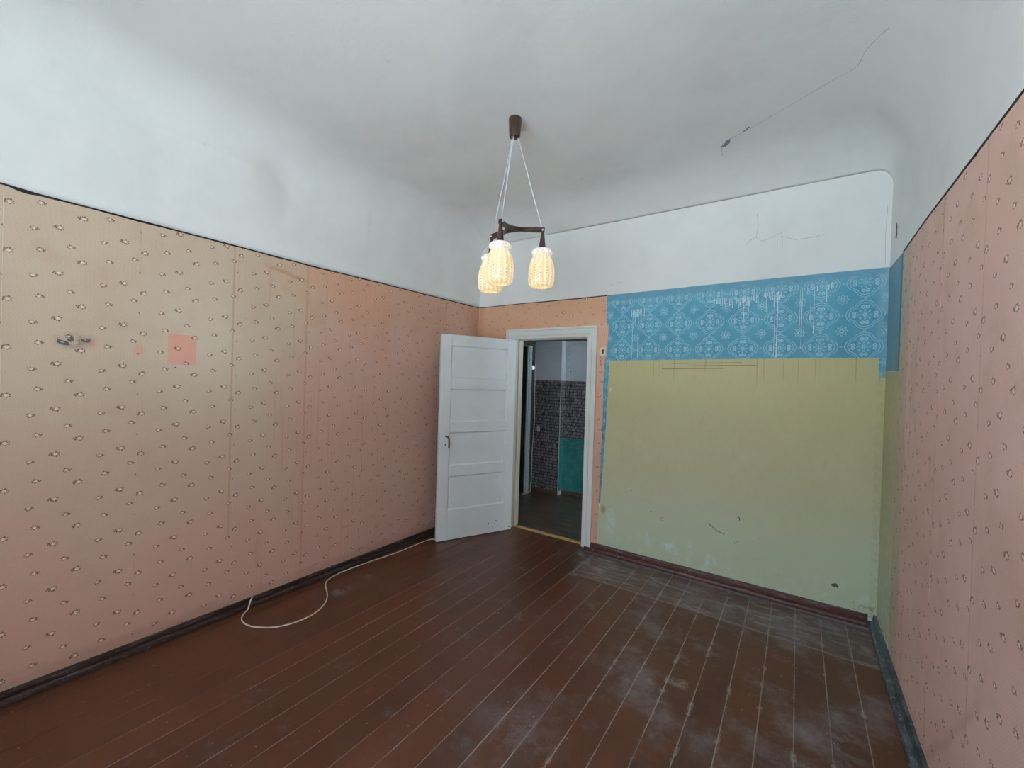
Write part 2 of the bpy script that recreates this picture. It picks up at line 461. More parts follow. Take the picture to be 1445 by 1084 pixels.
M = dict(plaster=m_plaster(), wp_left=m_wallpaper('left'), wp_right=m_wallpaper('right'), wp_back=m_wallpaper('back'),
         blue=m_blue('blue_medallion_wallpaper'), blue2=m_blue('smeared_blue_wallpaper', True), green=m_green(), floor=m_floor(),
         dust=flat('dusty_joint_filler', (120, 106, 96), .9), wgloss=m_white_gloss('white_gloss_paint'),
         wframe=m_white_gloss('white_frame_paint', (224, 226, 224), .8, 3), hallp=m_hall_paper(), teal=m_teal(), lam=m_laminate(),
         base=m_base('dark_brown_skirting_paint', (48, 30, 26), (120, 116, 112), .55), base_b=m_base('red_brown_skirting_paint', (84, 44, 38), (140, 142, 150), .6),
         base_r=m_base_right(), wood=m_wood(), shade=m_shade(), pane=m_pane(),
         black=flat('black_gap', (18, 14, 13), .8), cord=flat('white_cord', (225, 228, 228), .5), cable=flat('off_white_cable', (212, 205, 190), .45),
         plastic=flat('aged_white_plastic', (226, 222, 205), .4), crumb=flat('pale_grey_crumb', (160, 154, 146), .9), ivory=flat('ivory_plastic', (222, 214, 184), .4), steel=flat('worn_handle_metal', (120, 104, 88), .3, .5, .9),
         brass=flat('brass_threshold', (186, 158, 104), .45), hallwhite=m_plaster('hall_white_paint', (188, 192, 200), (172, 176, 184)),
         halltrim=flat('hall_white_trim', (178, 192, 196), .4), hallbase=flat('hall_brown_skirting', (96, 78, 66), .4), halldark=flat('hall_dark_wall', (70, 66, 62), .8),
         beige=m_white_gloss('yellowed_jamb_paint', (196, 190, 172), .6, 8), chip=flat('grey_plaster_chip', (98, 94, 90), .9), drip=flat('dried_white_paint_run', (214, 230, 236), .6),
         scratch=flat('brown_scratch', (138, 104, 48), .7), crack=flat('plaster_crack', (200, 202, 204), .9), holedark=flat('plaster_hole', (150, 152, 156), .9), extw=flat('outer_masonry', (170, 165, 155), .9),
         bulb=flat('bulb_glass', (250, 250, 250), .2))
b = M['bulb'].node_tree.nodes['Principled BSDF']; b.inputs['Emission Color'].default_value = (1, 1, 1, 1); b.inputs['Emission Strength'].default_value = .35

# ------------------------------------------------------------------ mesh helpers
def obj(name, bm, mat, parent=None, smooth=False):
    me = bpy.data.meshes.new(name); bmesh.ops.recalc_face_normals(bm, faces=bm.faces); bm.to_mesh(me); bm.free()
    me.materials.append(mat)
    if smooth:
        for p in me.polygons: p.use_smooth = True
    o = bpy.data.objects.new(name, me); COL.objects.link(o)
    if parent is not None: o.parent = parent
    return o
def tag(o, label, cat, group=None):
    o['label'] = label; o['category'] = cat
    if group: o['group'] = group
    return o
def empty(name, loc=(0, 0, 0)):
    o = bpy.data.objects.new(name, None); COL.objects.link(o); o.location = loc; o.empty_display_size = .05; return o
def struct(o): o['kind'] = 'structure'; return o
def stuff(o): o['kind'] = 'stuff'; return o
def box(bm, x0, x1, y0, y1, z0, z1, bevel=0):
    vs = [bm.verts.new((x, y, z)) for x in (x0, x1) for y in (y0, y1) for z in (z0, z1)]
    fs = [(0, 1, 3, 2), (4, 6, 7, 5), (0, 4, 5, 1), (2, 3, 7, 6), (0, 2, 6, 4), (1, 5, 7, 3)]
    nf = [bm.faces.new([vs[i] for i in f]) for f in fs]
    if bevel:
        es = list({e for f in nf for e in f.edges})
        bmesh.ops.bevel(bm, geom=es, offset=bevel, segments=1, affect='EDGES', profile=.5)
def prism(bm, pts, vec):
    """closed prism: polygon pts (3-D) extruded by vec"""
    a = [bm.verts.new(p) for p in pts]; c = [bm.verts.new(Vector(p)+Vector(vec)) for p in pts]
    bm.faces.new(a); bm.faces.new(list(reversed(c)))
    for i in range(len(pts)): j = (i+1) % len(pts); bm.faces.new((a[i], a[j], c[j], c[i]))
def ring(bm, prof, n=48, rad=None):
    """lathe: prof [(r,z)], closed over itself when first==last omitted"""
    rows = []
    for (r, z) in prof:
        row = []
        for i in range(n):
            t = 2*PI*i/n; rr = rad(r, z, t) if rad else r
            row.append(bm.verts.new((rr*math.cos(t), rr*math.sin(t), z)))
        rows.append(row)
    for a, b in zip(rows, rows[1:]):
        for i in range(n): j = (i+1) % n; bm.faces.new((a[i], a[j], b[j], b[i]))
    return rows
def cap(bm, row): bm.faces.new(row)
def tube(bm, pts, r, seg=8):
    pts = [Vector(p) for p in pts]; rows = []
    prev = None
    for i, p in enumerate(pts):
        d = (pts[min(i+1, len(pts)-1)]-pts[max(i-1, 0)]).normalized()
        up = Vector((0, 0, 1)) if abs(d.z) < .95 else Vector((0, 1, 0))
        a = d.cross(up).normalized() if prev is None else (prev-d*prev.dot(d)).normalized()
        prev = a; b = d.cross(a)
        rr = r[i] if isinstance(r, (list, tuple)) else r
        rows.append([bm.verts.new(p+a*math.cos(2*PI*k/seg)*rr+b*math.sin(2*PI*k/seg)*rr) for k in range(seg)])
    for a, b in zip(rows, rows[1:]):
        for i in range(seg): j = (i+1) % seg; bm.faces.new((a[i], a[j], b[j], b[i]))
    bm.faces.new(rows[0]); bm.faces.new(list(reversed(rows[-1])))
def catmull(pts, k=6):
    P = [Vector(p) for p in pts]; P = [P[0]]+P+[P[-1]]; out = []
    for i in range(1, len(P)-2):
        for j in range(k):
            t = j/k; a, b, c, d = P[i-1:i+3]
            out.append(.5*((2*b)+(-a+c)*t+(2*a-5*b+4*c-d)*t*t+(-a+3*b-3*c+d)*t**3))
    return out+[P[-2]]
def interp(tab, x):
    if x <= tab[0][0]: return tab[0][1]
    for (a, va), (b, vb) in zip(tab, tab[1:]):
        if x <= b: return va+(vb-va)*(x-a)/(b-a)
    return tab[-1][1]
def sstep(a, b, x):
    t = min(1, max(0, (x-a)/(b-a))); return t*t*(3-2*t)

# ------------------------------------------------------------------ shell
HL = [(-4.7, 2.392), (-3.436, 2.389), (-3.32, 2.382), (-2.607, 2.377), (-1.99, 2.370), (-1.18, 2.374), (0, 2.373)]
HR = [(-4.7, 2.392), (-1.2, 2.388), (-.98, 2.389), (-.43, 2.374), (0, 2.384)]
HBk = [(0, 2.374), (.6, 2.379), (1.25, 2.377), (1.5, 2.380), (2.4, 2.389), (3.474, 2.392)]

# floor: boards on a dusty sub floor
bm = bmesh.new(); box(bm, -.15, W+.15, YB-.1, .06, -.12, -.0035)
floor = struct(obj('floor', bm, M['dust']))
xs = [1.634+.1394*k for k in range(-12, 15)]
edges = [0.0]+[x for x in xs if .03 < x < W-.03]+[W]
for a, b_ in zip(edges, edges[1:]):
    bm = bmesh.new(); y1 = 0.0 if not (.49 < a and b_ < 1.37) else .048
    if a < .5 < b_ or a < 1.36 < b_: y1 = 0.0
    dz = random.uniform(-.0007, .0007)
    box(bm, a+.0008, b_-.0008, YB, y1, -.03, dz, bevel=.0009)
    o = obj('floor_board', bm, M['floor'], floor)
bm = bmesh.new()                                  # short filler pieces in the doorway
box(bm, .50, 1.36, 0.0, .048, -.03, -.0012)
obj('doorway_board', bm, M['floor'], floor)

# walls
bm = bmesh.new(); box(bm, -.16, 0, YB-.16, .0, -.12, 3.35)
wall_left = struct(obj('wall_left', bm, M['plaster']))
bm = bmesh.new(); box(bm, W, W+.16, YB-.16, .14, -.12, 3.35)
wall_right = struct(obj('wall_right', bm, M['plaster']))
DX0, DX1, DZ = .500, 1.350, 2.030       # rough opening
bm = bmesh.new()
box(bm, -.16, DX0, 0, .14, -.12, 3.35); box(bm, DX1, W, 0, .14, -.12, 3.35); box(bm, DX0, DX1, 0, .14, DZ, 3.35)
wall_back = struct(obj('wall_back', bm, M['plaster']))
bm = bmesh.new()
box(bm, 0, WX0, YB-.16, YB, -.12, 3.35); box(bm, WX1, W, YB-.16, YB, -.12, 3.35)
box(bm, WX0, WX1, YB-.16, YB, -.12, WZ0); box(bm, WX0, WX1, YB-.16, YB, WZ1, 3.35)
wall_front = struct(obj('wall_front', bm, M['plaster']))
# window behind the camera
bm = bmesh.new()
box(bm, WX0, WX1, YB-.14, YB-.07, WZ0, WZ0+.06); box(bm, WX0, WX1, YB-.14, YB-.07, WZ1-.06, WZ1)
for x in (WX0, WX1-.06): box(bm, x, x+.06, YB-.14, YB-.07, WZ0+.06, WZ1-.06)
window = struct(obj('window_1', bm, M['wframe']))
bm = bmesh.new()
for k in (1, 2):
    x = WX0+(WX1-WX0)*k/3; box(bm, x-.04, x+.04, YB-.135, YB-.075, WZ0+.06, WZ1-.06)
obj('mullion', bm, M['wframe'], window)
for k in range(3):
    bm = bmesh.new(); w3 = (WX1-WX0)/3; box(bm, WX0+w3*k+.045, WX0+w3*(k+1)-.045, YB-.107, YB-.103, WZ0+.05, WZ1-.05); obj('pane', bm, M['pane'], window)
bm = bmesh.new(); box(bm, WX0-.06, WX1+.06, YB-.07, YB+.14, WZ0-.035, WZ0, .004); obj('window_sill', bm, M['wframe'], window)

# pale yard added outside, one storey down, to bounce sun onto the ceiling
bm = bmesh.new(); box(bm, -40, 40, -60, 30, -4.2, -4.0)
M['yard'] = flat('pale_gravel_yard', (184, 200, 210), .9); struct(obj('ground', bm, M['yard']))
# ceiling with coves; upper band of the left wall shares its swelling
def ztop(y):
    t = min(1, max(0, -y/.55)); return ZC-.15*(1-t)**2
def rad(y): return .09+.19*sstep(0, .7, -y)
def bulge(y, z):
    """swelling of the left plaster"""
    g_ = sstep(2.40, 2.95, z)
    if y < -2.45: d = .030
    elif y < -2.15: d = .030-.044*sstep(-2.45, -2.15, y)
    elif y < -1.52: d = -.014+.046*((y+2.15)/.63)
    elif y < -1.49: d = .032-.012*((y+1.52)/.03)
    else: d = .020*(1-sstep(-1.49, -.8, y))
    g_ *= 1-sstep(2.90, 3.12, z)
    return g_*(d+.012)+.0015
def ceil_pt(s, y):
    """s 0..1 left cove, 1..2 flat, 2..3 right cove"""
    zt, r = ztop(y), rad(y)
    rz = r*1.05
    if s <= 1:
        a = s*PI/2; x, z = r*(1-math.cos(a)), zt-rz*(1-math.sin(a))
        return (x+bulge(y, z)*(1-s)**.5, y, z)
    if s <= 2: return (r+(W-2*r)*(s-1), y, zt)
    rr, rz2 = r*1.0, r*1.25
    a = (s-2)*PI/2; return (W-r+rr*math.sin(a), y, zt-rz2*(1-math.cos(a)))
ys = sorted(set([round(-.02*i, 4) for i in range(0, 40)]+[round(-.8-.04*i, 4) for i in range(0, 97)]+[-1.52, -1.49, -1.505, -2.15, YB]))
ys = [y for y in ys if y >= YB]
SS = [i/14 for i in range(14)]+[1+i/16 for i in range(16)]+[2+i/14 for i in range(15)]
bm = bmesh.new(); low = [[bm.verts.new(ceil_pt(s, y)) for s in SS] for y in ys]
top = [[bm.verts.new((ceil_pt(s, y)[0], y, 3.35)) for s in SS] for y in ys]
for i in range(len(ys)-1):
    for j in range(len(SS)-1): bm.faces.new((low[i][j], low[i][j+1], low[i+1][j+1], low[i+1][j]))
for i in (0, len(ys)-1):
    for j in range(len(SS)-1): bm.faces.new((low[i][j], low[i][j+1], top[i][j+1], top[i][j]))
n_, m_ = len(ys)-1, len(SS)-1
bm.faces.new((top[0][0], top[0][m_], top[n_][m_], top[n_][0]))
ceiling = struct(obj('ceiling', bm, M['plaster'], smooth=True))
# left plaster band
bm = bmesh.new(); zrows = 16; G2 = []
for y in ys:
    zs = ztop(y)-rad(y)*1.05; h0 = interp(HL, y)+.004
    col_ = []
    for k in range(zrows+1):
        z = h0+(zs-h0)*k/zrows; col_.append(bm.verts.new((bulge(y, z)+.0005, y, z)))
    G2.append(col_)
for a, b_ in zip(G2, G2[1:]):
    for k in range(zrows): bm.faces.new((a[k], a[k+1], b_[k+1], b_[k]))
back_ = [[bm.verts.new((-.001, v.co.y, v.co.z)) for v in (c[0], c[-1])] for c in G2]
for i in range(len(G2)-1):
    bm.faces.new((G2[i][0], G2[i+1][0], back_[i+1][0], back_[i][0]))
obj('upper_plaster', bm, M['plaster'], wall_left, smooth=True)

# wallpaper strips
T = .0016
def strip_left(y0, y1, t):
    bm = bmesh.new(); n = max(1, int((y1-y0)/.12)); pts = []
    top_ = [(0, y0+(y1-y0)*i/n, interp(HL, y0+(y1-y0)*i/n)-.003-random.uniform(0, .002)) for i in range(n+1)]
    prism(bm, [(0, y0, .05), (0, y1, .05)]+top_[::-1], (t, 0, 0)); return obj('wallpaper_strip', bm, M['wp_left'], wall_left)
y = -3.4255-3*.4822; k = 0
while y < -.01:
    y1 = min(y+.4822, -.001); y0 = max(y, YB)
    if y1 > YB: strip_left(y0+.0004, y1-.0004, T+(k % 2)*.0009)
    y += .4822; k += 1
def strip_right(y0, y1, t):
    bm = bmesh.new(); n = max(1, int((y1-y0)/.12))
    top_ = [(W, y0+(y1-y0)*i/n, interp(HR, y0+(y1-y0)*i/n)-.003-random.uniform(0, .002)) for i in range(n+1)]
    prism(bm, [(W, y0, .05), (W, y1, .05)]+top_[::-1], (-t, 0, 0)); return obj('wallpaper_strip', bm, M['wp_right'], wall_right)
# seams of the right wall lie where u = 9.35 - y is a multiple of the roll width
seams = [9.35-.4822*j for j in range(12, 40)]
seams = sorted([s for s in seams if YB < s < -.46])
seams = [YB]+seams+[-.445]
for k, (a, c) in enumerate(zip(seams, seams[1:])): strip_right(a+.0004, c-.0004, T+(k % 2)*.0009)
# back wall: peach paper round the door
def strip_back(name, pts, t, mat, lab=None, parent=wall_back):
    bm = bmesh.new(); prism(bm, [(x, 0, z) for x, z in pts], (0, -t, 0)); o = obj(name, bm, mat, parent)
    if lab: o['label'] = lab
    return o
CX0, CX1, CZ = .405, 1.437, 2.105        # casing outer edges
bt = lambda x: interp(HBk, x)-.003
strip_back('wallpaper_strip', [(.003, .05), (CX0, .05), (CX0, bt(CX0)), (.003, bt(0))], T, M['wp_back'])
strip_back('wallpaper_strip', [(CX0, CZ), (.89, CZ), (.89, bt(.89)), (CX0, bt(CX0))], T+.0008, M['wp_back'])
strip_back('wallpaper_strip', [(.89, CZ), (1.519, CZ), (1.519, bt(1.519)), (.89, bt(.89))], T, M['wp_back'])
strip_back('wallpaper_strip', [(CX1, .05), (1.487, .05), (1.497, .3), (1.499, .5), (1.505, .9), (1.510, 1.3), (1.506, 1.6), (1.516, 1.78), (1.530, 1.82), (1.537, 1.9), (1.541, 2.11), (1.519, CZ), (CX1, CZ)],
           T+.0016, M['wp_back'], 'narrow strip of peach sprig wallpaper beside the door frame')
# blue and green
xz = [(1.50, .43), (1.513, .44), (1.519, .6), (1.536, .9), (1.545, 1.2), (1.553, 1.5), (1.558, 1.778), (3.4, 1.797)]
strip_back('blue_wallpaper', [(1.495, .46), (1.511, .44), (1.519, .6), (1.536, .9), (1.545, 1.2), (1.553, 1.5), (1.558, 1.778), (3.437, 1.795), (3.439, 1.66), (W, 1.662), (W, bt(W)+.004), (2.4, bt(2.4)+.004), (1.5, bt(1.5)+.003)],
           .0012, M['blue'], 'blue wallpaper with pale medallions and dried paint runs')
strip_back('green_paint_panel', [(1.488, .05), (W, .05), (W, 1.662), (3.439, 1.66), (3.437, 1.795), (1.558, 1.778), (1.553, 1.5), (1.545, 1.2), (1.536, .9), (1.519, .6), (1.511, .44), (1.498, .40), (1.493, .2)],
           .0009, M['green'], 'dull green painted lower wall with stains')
bm = bmesh.new(); prism(bm, [(W, -.001, 1.700), (W, -.20, 1.70), (W, -.445, 1.690), (W, -.445, interp(HR, -.445)), (W, -.001, interp(HR, 0))], (-.0014, 0, 0))
obj('blue_wallpaper', bm, M['blue2'], wall_right)['label'] = 'smeared blue wallpaper end at the right corner'
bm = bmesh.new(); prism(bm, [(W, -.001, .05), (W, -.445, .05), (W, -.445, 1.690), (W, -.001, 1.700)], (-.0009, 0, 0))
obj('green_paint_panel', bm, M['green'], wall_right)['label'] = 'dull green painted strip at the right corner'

# dark gap above the paper
def gap(tab, axis, fixed, a0, a1, sgn, parent):
    bm = bmesh.new(); n = int((a1-a0)/.03); up_, dn = [], []
    for i in range(n+1):
        a = a0+(a1-a0)*i/n; h = interp(tab, a); w = .0035+.0025*abs(math.sin(a*9))*random.random()
        if axis == 'y' and -3.40 < a < -3.33: w += .008
        up_.append((a, h+.0035)); dn.append((a, h-.001-w))
    pts = dn+up_[::-1]
    # build as quads so the ragged outline stays valid
    for i in range(n):
        q = [dn[i], dn[i+1], up_[i+1], up_[i]]
        P3 = [((fixed, p[0], p[1]) if axis == 'y' else (p[0], fixed, p[1])) for p in q]
        prism(bm, P3, ((sgn*.0042, 0, 0) if axis == 'y' else (0, -.0042, 0)))
    bmesh.ops.remove_doubles(bm, verts=bm.verts, dist=1e-5)
    obj('paper_top_edge', bm, M['black'], parent)
gap(HL, 'y', 0, YB, -.002, 1, wall_left)
gap(HR, 'y', W, YB, -.447, -1, wall_right)
gap(HBk, 'x', 0, .003, 1.516, 1, wall_back)

# paint runs on the blue paper
bm = bmesh.new()
def run(x, z0, z1, w=.0022):
    n = max(2, int((z1-z0)/.02)); ox = random.uniform(-.001, .001)
    prism(bm, [(x-w/2, -.0012, z0), (x+w/2, -.0012, z0), (x+w*.35+ox, -.0012, z1), (x-w*.35+ox, -.0012, z1)], (0, -.0008, 0))
    if z1-z0 > .03: prism(bm, [(x-w*.9, -.0012, z0), (x+w*.9, -.0012, z0), (x+w*.5, -.0012, z0+.008), (x-w*.5, -.0012, z0+.008)], (0, -.0012, 0))
for i in range(30):
    x = 2.42+.0105*i+random.uniform(-.003, .003); run(x, 2.265-random.uniform(.01, .085)*math.sin(PI*(i+3)/36)**.5, 2.272+.006*math.sin(i), random.uniform(.003, .006))
for i in range(11):
    x = 2.765+.011*i; run(x, 2.28-random.choice((.02, .03, .05, .1)), 2.285, random.uniform(.003, .005))
for i in range(10):
    x = 1.755+.012*i+random.uniform(-.003, .003); run(x, 2.20-random.uniform(.01, .05), 2.235, random.uniform(.003, .006))
for (x, z0, z1, w) in [(1.765, 1.80, 2.23, .003), (1.815, 1.80, 2.22, .003), (1.785, 2.10, 2.2, .003), (1.84, 2.03, 2.22, .0025), (2.634, 2.07, 2.27, .003), (2.665, 2.08, 2.27, .0025), (2.782, 2.14, 2.28, .004),
                       (2.855, 1.80, 2.29, .005), (2.838, 1.81, 2.13, .003), (3.005, 1.86, 2.30, .004), (2.992, 2.03, 2.30, .003), (3.075, 1.97, 2.31, .004), (3.055, 2.05, 2.31, .002), (3.145, 2.19, 2.315, .004),
                       (3.035, 2.25, 2.30, .004), (3.09, 2.27, 2.31, .005), (3.155, 2.27, 2.31, .006), (3.17, 2.28, 2.315, .005)]:
    run(x, z0, z1, w)
stuff(obj('paint_run', bm, M['drip'], wall_back))['label'] = 'dried white paint runs over the blue paper'
# scratches and chips on the green paint
def mark(name, pts, w, mat, parent=wall_back, off=-.0009):
    bm = bmesh.new()
    for i, (a, c) in enumerate(zip(pts, pts[1:])):
        a, c = Vector(a), Vector(c); d = (c-a); nn = Vector((-d.y, d.x)).normalized()*w/2
        q = [a-nn, c-nn, c+nn, a+nn]; prism(bm, [(p.x, off, p.y) for p in q], (0, -.0008, 0))
    return obj(name, bm, mat, parent)
for a, c in [((2.112, 1.752), (2.633, 1.760)), ((2.23, 1.733), (2.732, 1.740)), ((2.03, 1.705), (2.509, 1.714))]:
    mark('scratch', [a, ((a[0]+c[0])/2, (a[1]+c[1])/2+.001), c], .0045, M['scratch'])
mark('scratch', [(2.446, .470), (2.449, .45), (2.462, .452), (2.48, .433), (2.505, .418), (2.53, .412), (2.555, .405)], .0055, M['chip'])
mark('scratch', [(2.640, .555), (2.648, .562), (2.656, .552), (2.654, .535)], .006, M['chip'])
for cxx, czz in [(2.636, .36), (2.075, .425)]:
    mark('scratch', [(cxx+.012*math.cos(a), czz+.014*math.sin(a)) for a in [i*.7 for i in range(8)]], .0025, M['chip'])
def chip(parent, pts, mat, name='plaster_chip', axis='y', fixed=0, sgn=-1, t=.002):
    bm = bmesh.new()
    prism(bm, [((p[0], fixed, p[1]) if axis == 'y' else (fixed, p[0], p[1])) for p in pts], ((0, sgn*t, 0) if axis == 'y' else (sgn*t, 0, 0)))
    return obj(name, bm, mat, parent)
def rag(cx, cz, rx, rz, n=9, ang=0):
    out = []
    for i in range(n):
        t = 2*PI*i/n; k = random.uniform(.7, 1.15); a, c = rx*k*math.cos(t), rz*k*math.sin(t)
        out.append((cx+a*math.cos(ang)-c*math.sin(ang), cz+a*math.sin(ang)+c*math.cos(ang)))
    return out
chip(wall_back, rag(3.25, .212, .022, .016), M['chip']); 
for (x, z) in [(1.80, .62), (1.90, .56), (1.74, .53), (1.98, .47), (1.76, .60)]: chip(wall_back, rag(x, z, .007, .004), M['chip'])
# chipped holes in the left wallpaper
for (yy, zz, a, c, g_) in [(-3.229, 1.688, .032, .012, -.35), (-3.207, 1.706, .014, .012, 0), (-3.150, 1.706, .020, .012, .05)]:
    chip(wall_left, rag(yy, zz, a, c, 10, g_), M['chip'], axis='x', fixed=.0016, sgn=1, t=.0022)
    chip(wall_left, rag(yy-.004, zz+.003, a*.3, c*.4, 7, g_), M['crumb'], axis='x', fixed=.0030, sgn=1, t=.0020)
chip(wall_left, rag(-2.78, 1.585, .0035, .0035, 6), M['black'], axis='x', fixed=.002, sgn=1)
chip(wall_right, [(-.18, 2.53), (-.20, 2.52), (-.215, 2.545), (-.21, 2.60), (-.195, 2.62), (-.185, 2.58)], M['chip'], axis='x', fixed=W, sgn=-1, t=.003)

# cracks in plaster
def ribbon_ceiling(px, w, mat, name='ceiling_crack'):
    bm = bmesh.new()
    def zc_(x, y):
        zt, r = ztop(y), rad(y)
        if x > W-r: a = math.asin(min(1, (x-(W-r))/r)); return zt-r*1.25*(1-math.cos(a))
        return zt
    P = catmull([(x, y, 0) for x, y in px], 5)
    for i, (a, c) in enumerate(zip(P, P[1:])):
        d = c-a; nn = Vector((-d.y, d.x, 0)).normalized()*(w[0]+(w[1]-w[0])*i/len(P))*random.uniform(.3, 1.1)/2
        q = [Vector((p.x, p.y, zc_(p.x, p.y)-.0006)) for p in (a-nn, c-nn, c+nn, a+nn)]; prism(bm, q, (0, 0, -.0012))
    return obj(name, bm, mat, ceiling)
ribbon_ceiling([(2.51, -.44), (2.522, -.55), (2.545, -.60), (2.62, -.64), (2.70, -.68), (2.86, -.78), (2.98, -.85), (3.10, -.93), (3.19, -.98), (3.22, -1.10), (3.28, -1.22)], (.0042, .0022), M['crack'])
bm = bmesh.new(); prism(bm, [(x, y, 3.1993) for x, y in [(2.510, -.545), (2.540, -.535), (2.575, -.575), (2.580, -.62), (2.560, -.615), (2.535, -.57)]], (0, 0, -.002)); obj('ceiling_hole', bm, M['holedark'], ceiling)
bm = bmesh.new(); prism(bm, [(x, y, 3.1993) for x, y in [(2.655, -.66), (2.672, -.665), (2.70, -.70), (2.69, -.705)]], (0, 0, -.002)); obj('ceiling_hole', bm, M['holedark'], ceiling)
M['hair'] = flat('hairline_crack', (196, 192, 186), .9)
for pts in [[(2.70, 2.90), (2.71, 2.80), (2.70, 2.72), (2.74, 2.68), (2.80, 2.70), (2.86, 2.73)], [(2.70, 2.72), (2.66, 2.70), (2.63, 2.67)], [(2.86, 2.73), (2.87, 2.66), (2.87, 2.60)], [(2.86, 2.70), (2.95, 2.66), (3.05, 2.66), (3.12, 2.67)],
            [(3.45, 2.42), (3.445, 2.6), (3.452, 2.8)], [(1.55, 2.47), (1.6, 2.49), (1.66, 2.485)]]:
    mark('wall_crack', pts, .0022, M['hair'], wall_back, 0)

# skirting boards
def skirting(name, p0, p1, nrm, mat, h=.055, d=.044):
    """profile swept from p0 to p1; nrm points into the room"""
    prof = [(0, 0), (d, 0), (d, .014), (d*.93, .024), (d*.74, .030), (d*.46, .032), (d*.44, .046), (d*.36, h), (0, h)]
    p0, p1, nrm = Vector(p0), Vector(p1), Vector(nrm); bm = bmesh.new()
    prism(bm, [p0+nrm*a+Vector((0, 0, z)) for a, z in prof], p1-p0)
    return struct(obj(name, bm, mat))
skirting('baseboard_left', (.001, YB, .001), (.001, -.001, .001), (1, 0, 0), M['base'], .058, .042)
bm = bmesh.new(); box(bm, 1.380, 1.4375, -.047, -.031, .001, .030, .003); struct(obj('baseboard_back_end', bm, M['base_b']))
skirting('baseboard_back', (1.4385, -.001, .001), (W-.046, -.001, .001), (0, -1, 0), M['base_b'], .070, .046)
skirting('baseboard_back_left', (.046, -.001, .001), (CX0-.002, -.001, .001), (0, -1, 0), M['base'], .058, .042)
skirting('baseboard_right', (W-.001, YB, .001), (W-.001, -.001, .001), (-1, 0, 0), M['base_r'], .075, .044)

# ------------------------------------------------------------------ door frame
bm = bmesh.new()
box(bm, DX0, DX0+.018, 0, .14, .001, DZ-.018); box(bm, DX1-.018, DX1, 0, .14, .001, DZ-.018); box(bm, DX0, DX1, 0, .14, DZ-.018, DZ)
frame = struct(obj('trim_1', bm, M['beige'])); 
CASW = CZ-(DZ-.022)
def casing(x0, x1, z0, z1, vert, inner):
    """stepped moulding: thicker at the outer edge"""
    bm = bmesh.new(); steps = [(0, .020, .028), (.0215, .048, .021), (.0495, .070, .023), (.0715, 1, .010)]
    for a, b_, t in steps:
        if vert:
            w = x1-x0; b2 = min(b_, w)
            u0, u1 = (x0+a, x0+b2) if inner == 'right' else (x1-b2, x1-a)
            box(bm, u0, u1, -t, -.0005, z0, z1-min(b_, .1 if inner == 'x' else b_) if b_ < 1 else z1-(CASW), 0)
        else:
            w = z1-z0; b2 = min(b_, w)
            box(bm, x0+a, x1-a, -t, -.0005, z1-b2, z1-a, 0)
    return obj('door_casing', bm, M['wframe'], frame)
casing(DX1-.010, CX1, .008, CZ, True, 'left'); casing(CX0, DX0+.010, .012, CZ, True, 'right'); casing(CX0, CX1, DZ-.022, CZ, False, None)
bm = bmesh.new(); box(bm, DX0+.018, DX0+.034, .045, .10, .001, DZ-.034); box(bm, DX1-.034, DX1-.018, .045, .10, .001, DZ-.034); box(bm, DX0+.018, DX1-.018, .045, .10, DZ-.034, DZ-.018)
obj('door_stop', bm, M['beige'], frame)
bm = bmesh.new(); prism(bm, [(DX0+.019, .048, 0), (DX0+.019, .053, .008), (DX0+.019, .094, .008), (DX0+.019, .100, 0)], (DX1-DX0-.038, 0, 0))
sill = struct(obj('trim_2', bm, M['brass']))
sill['label'] = 'brass-coloured threshold strip across the doorway'

# ------------------------------------------------------------------ door leaf
hx, hy = .521, -.034
L = .822; ang = math.atan2(-.771-hy, .166-hx)
door = struct(empty('door_1', (hx, hy, .006))); door.rotation_euler = (0, 0, ang)
# local: x along the leaf from hinge, y = thickness (visible face y<... ), z up
TH = .038; DH = 1.986
# the face looking into the room (towards the camera) is local +y
F0, F1 = 0.0, TH
SX0, SX1 = .098, .716
pz = [(.287, .615), (.716, 1.041), (1.144, 1.461), (1.567, 1.882)]
bm = bmesh.new(); box(bm, 0, SX0, F0, F1, 0, DH, .0015); obj('door_stile', bm, M['wgloss'], door)
bm = bmesh.new(); box(bm, SX1+.0008, L, F0, F1, 0, DH, .0015); obj('door_stile', bm, M['wgloss'], door)
zs = [0]+[v for p in pz for v in p]+[DH]
for i in range(0, len(zs), 2):
    bm = bmesh.new(); box(bm, SX0+.0005, SX1, F0+.0002, F1-.0006, zs[i], zs[i+1], .0012); obj('door_rail', bm, M['wgloss'], door)
for (a, b_) in pz:
    bm = bmesh.new(); m = .011
    # sunk panel with a sloped moulding each side
    for yf, yi in ((F1-.006, F1-.017), (F0+.006, F0+.017)):
        o4 = [(SX0, yf, a), (SX1, yf, a), (SX1, yf, b_), (SX0, yf, b_)]; i4 = [(SX0+m, yi, a+m), (SX1-m, yi, a+m), (SX1-m, yi, b_-m), (SX0+m, yi, b_-m)]
        vo = [bm.verts.new(p) for p in o4]; vi = [bm.verts.new(p) for p in i4]
        for k in range(4): bm.faces.new((vo[k], vo[(k+1) % 4], vi[(k+1) % 4], vi[k]))
        bm.faces.new(vi)
    o = obj('door_panel', bm, M['wgloss'], door)
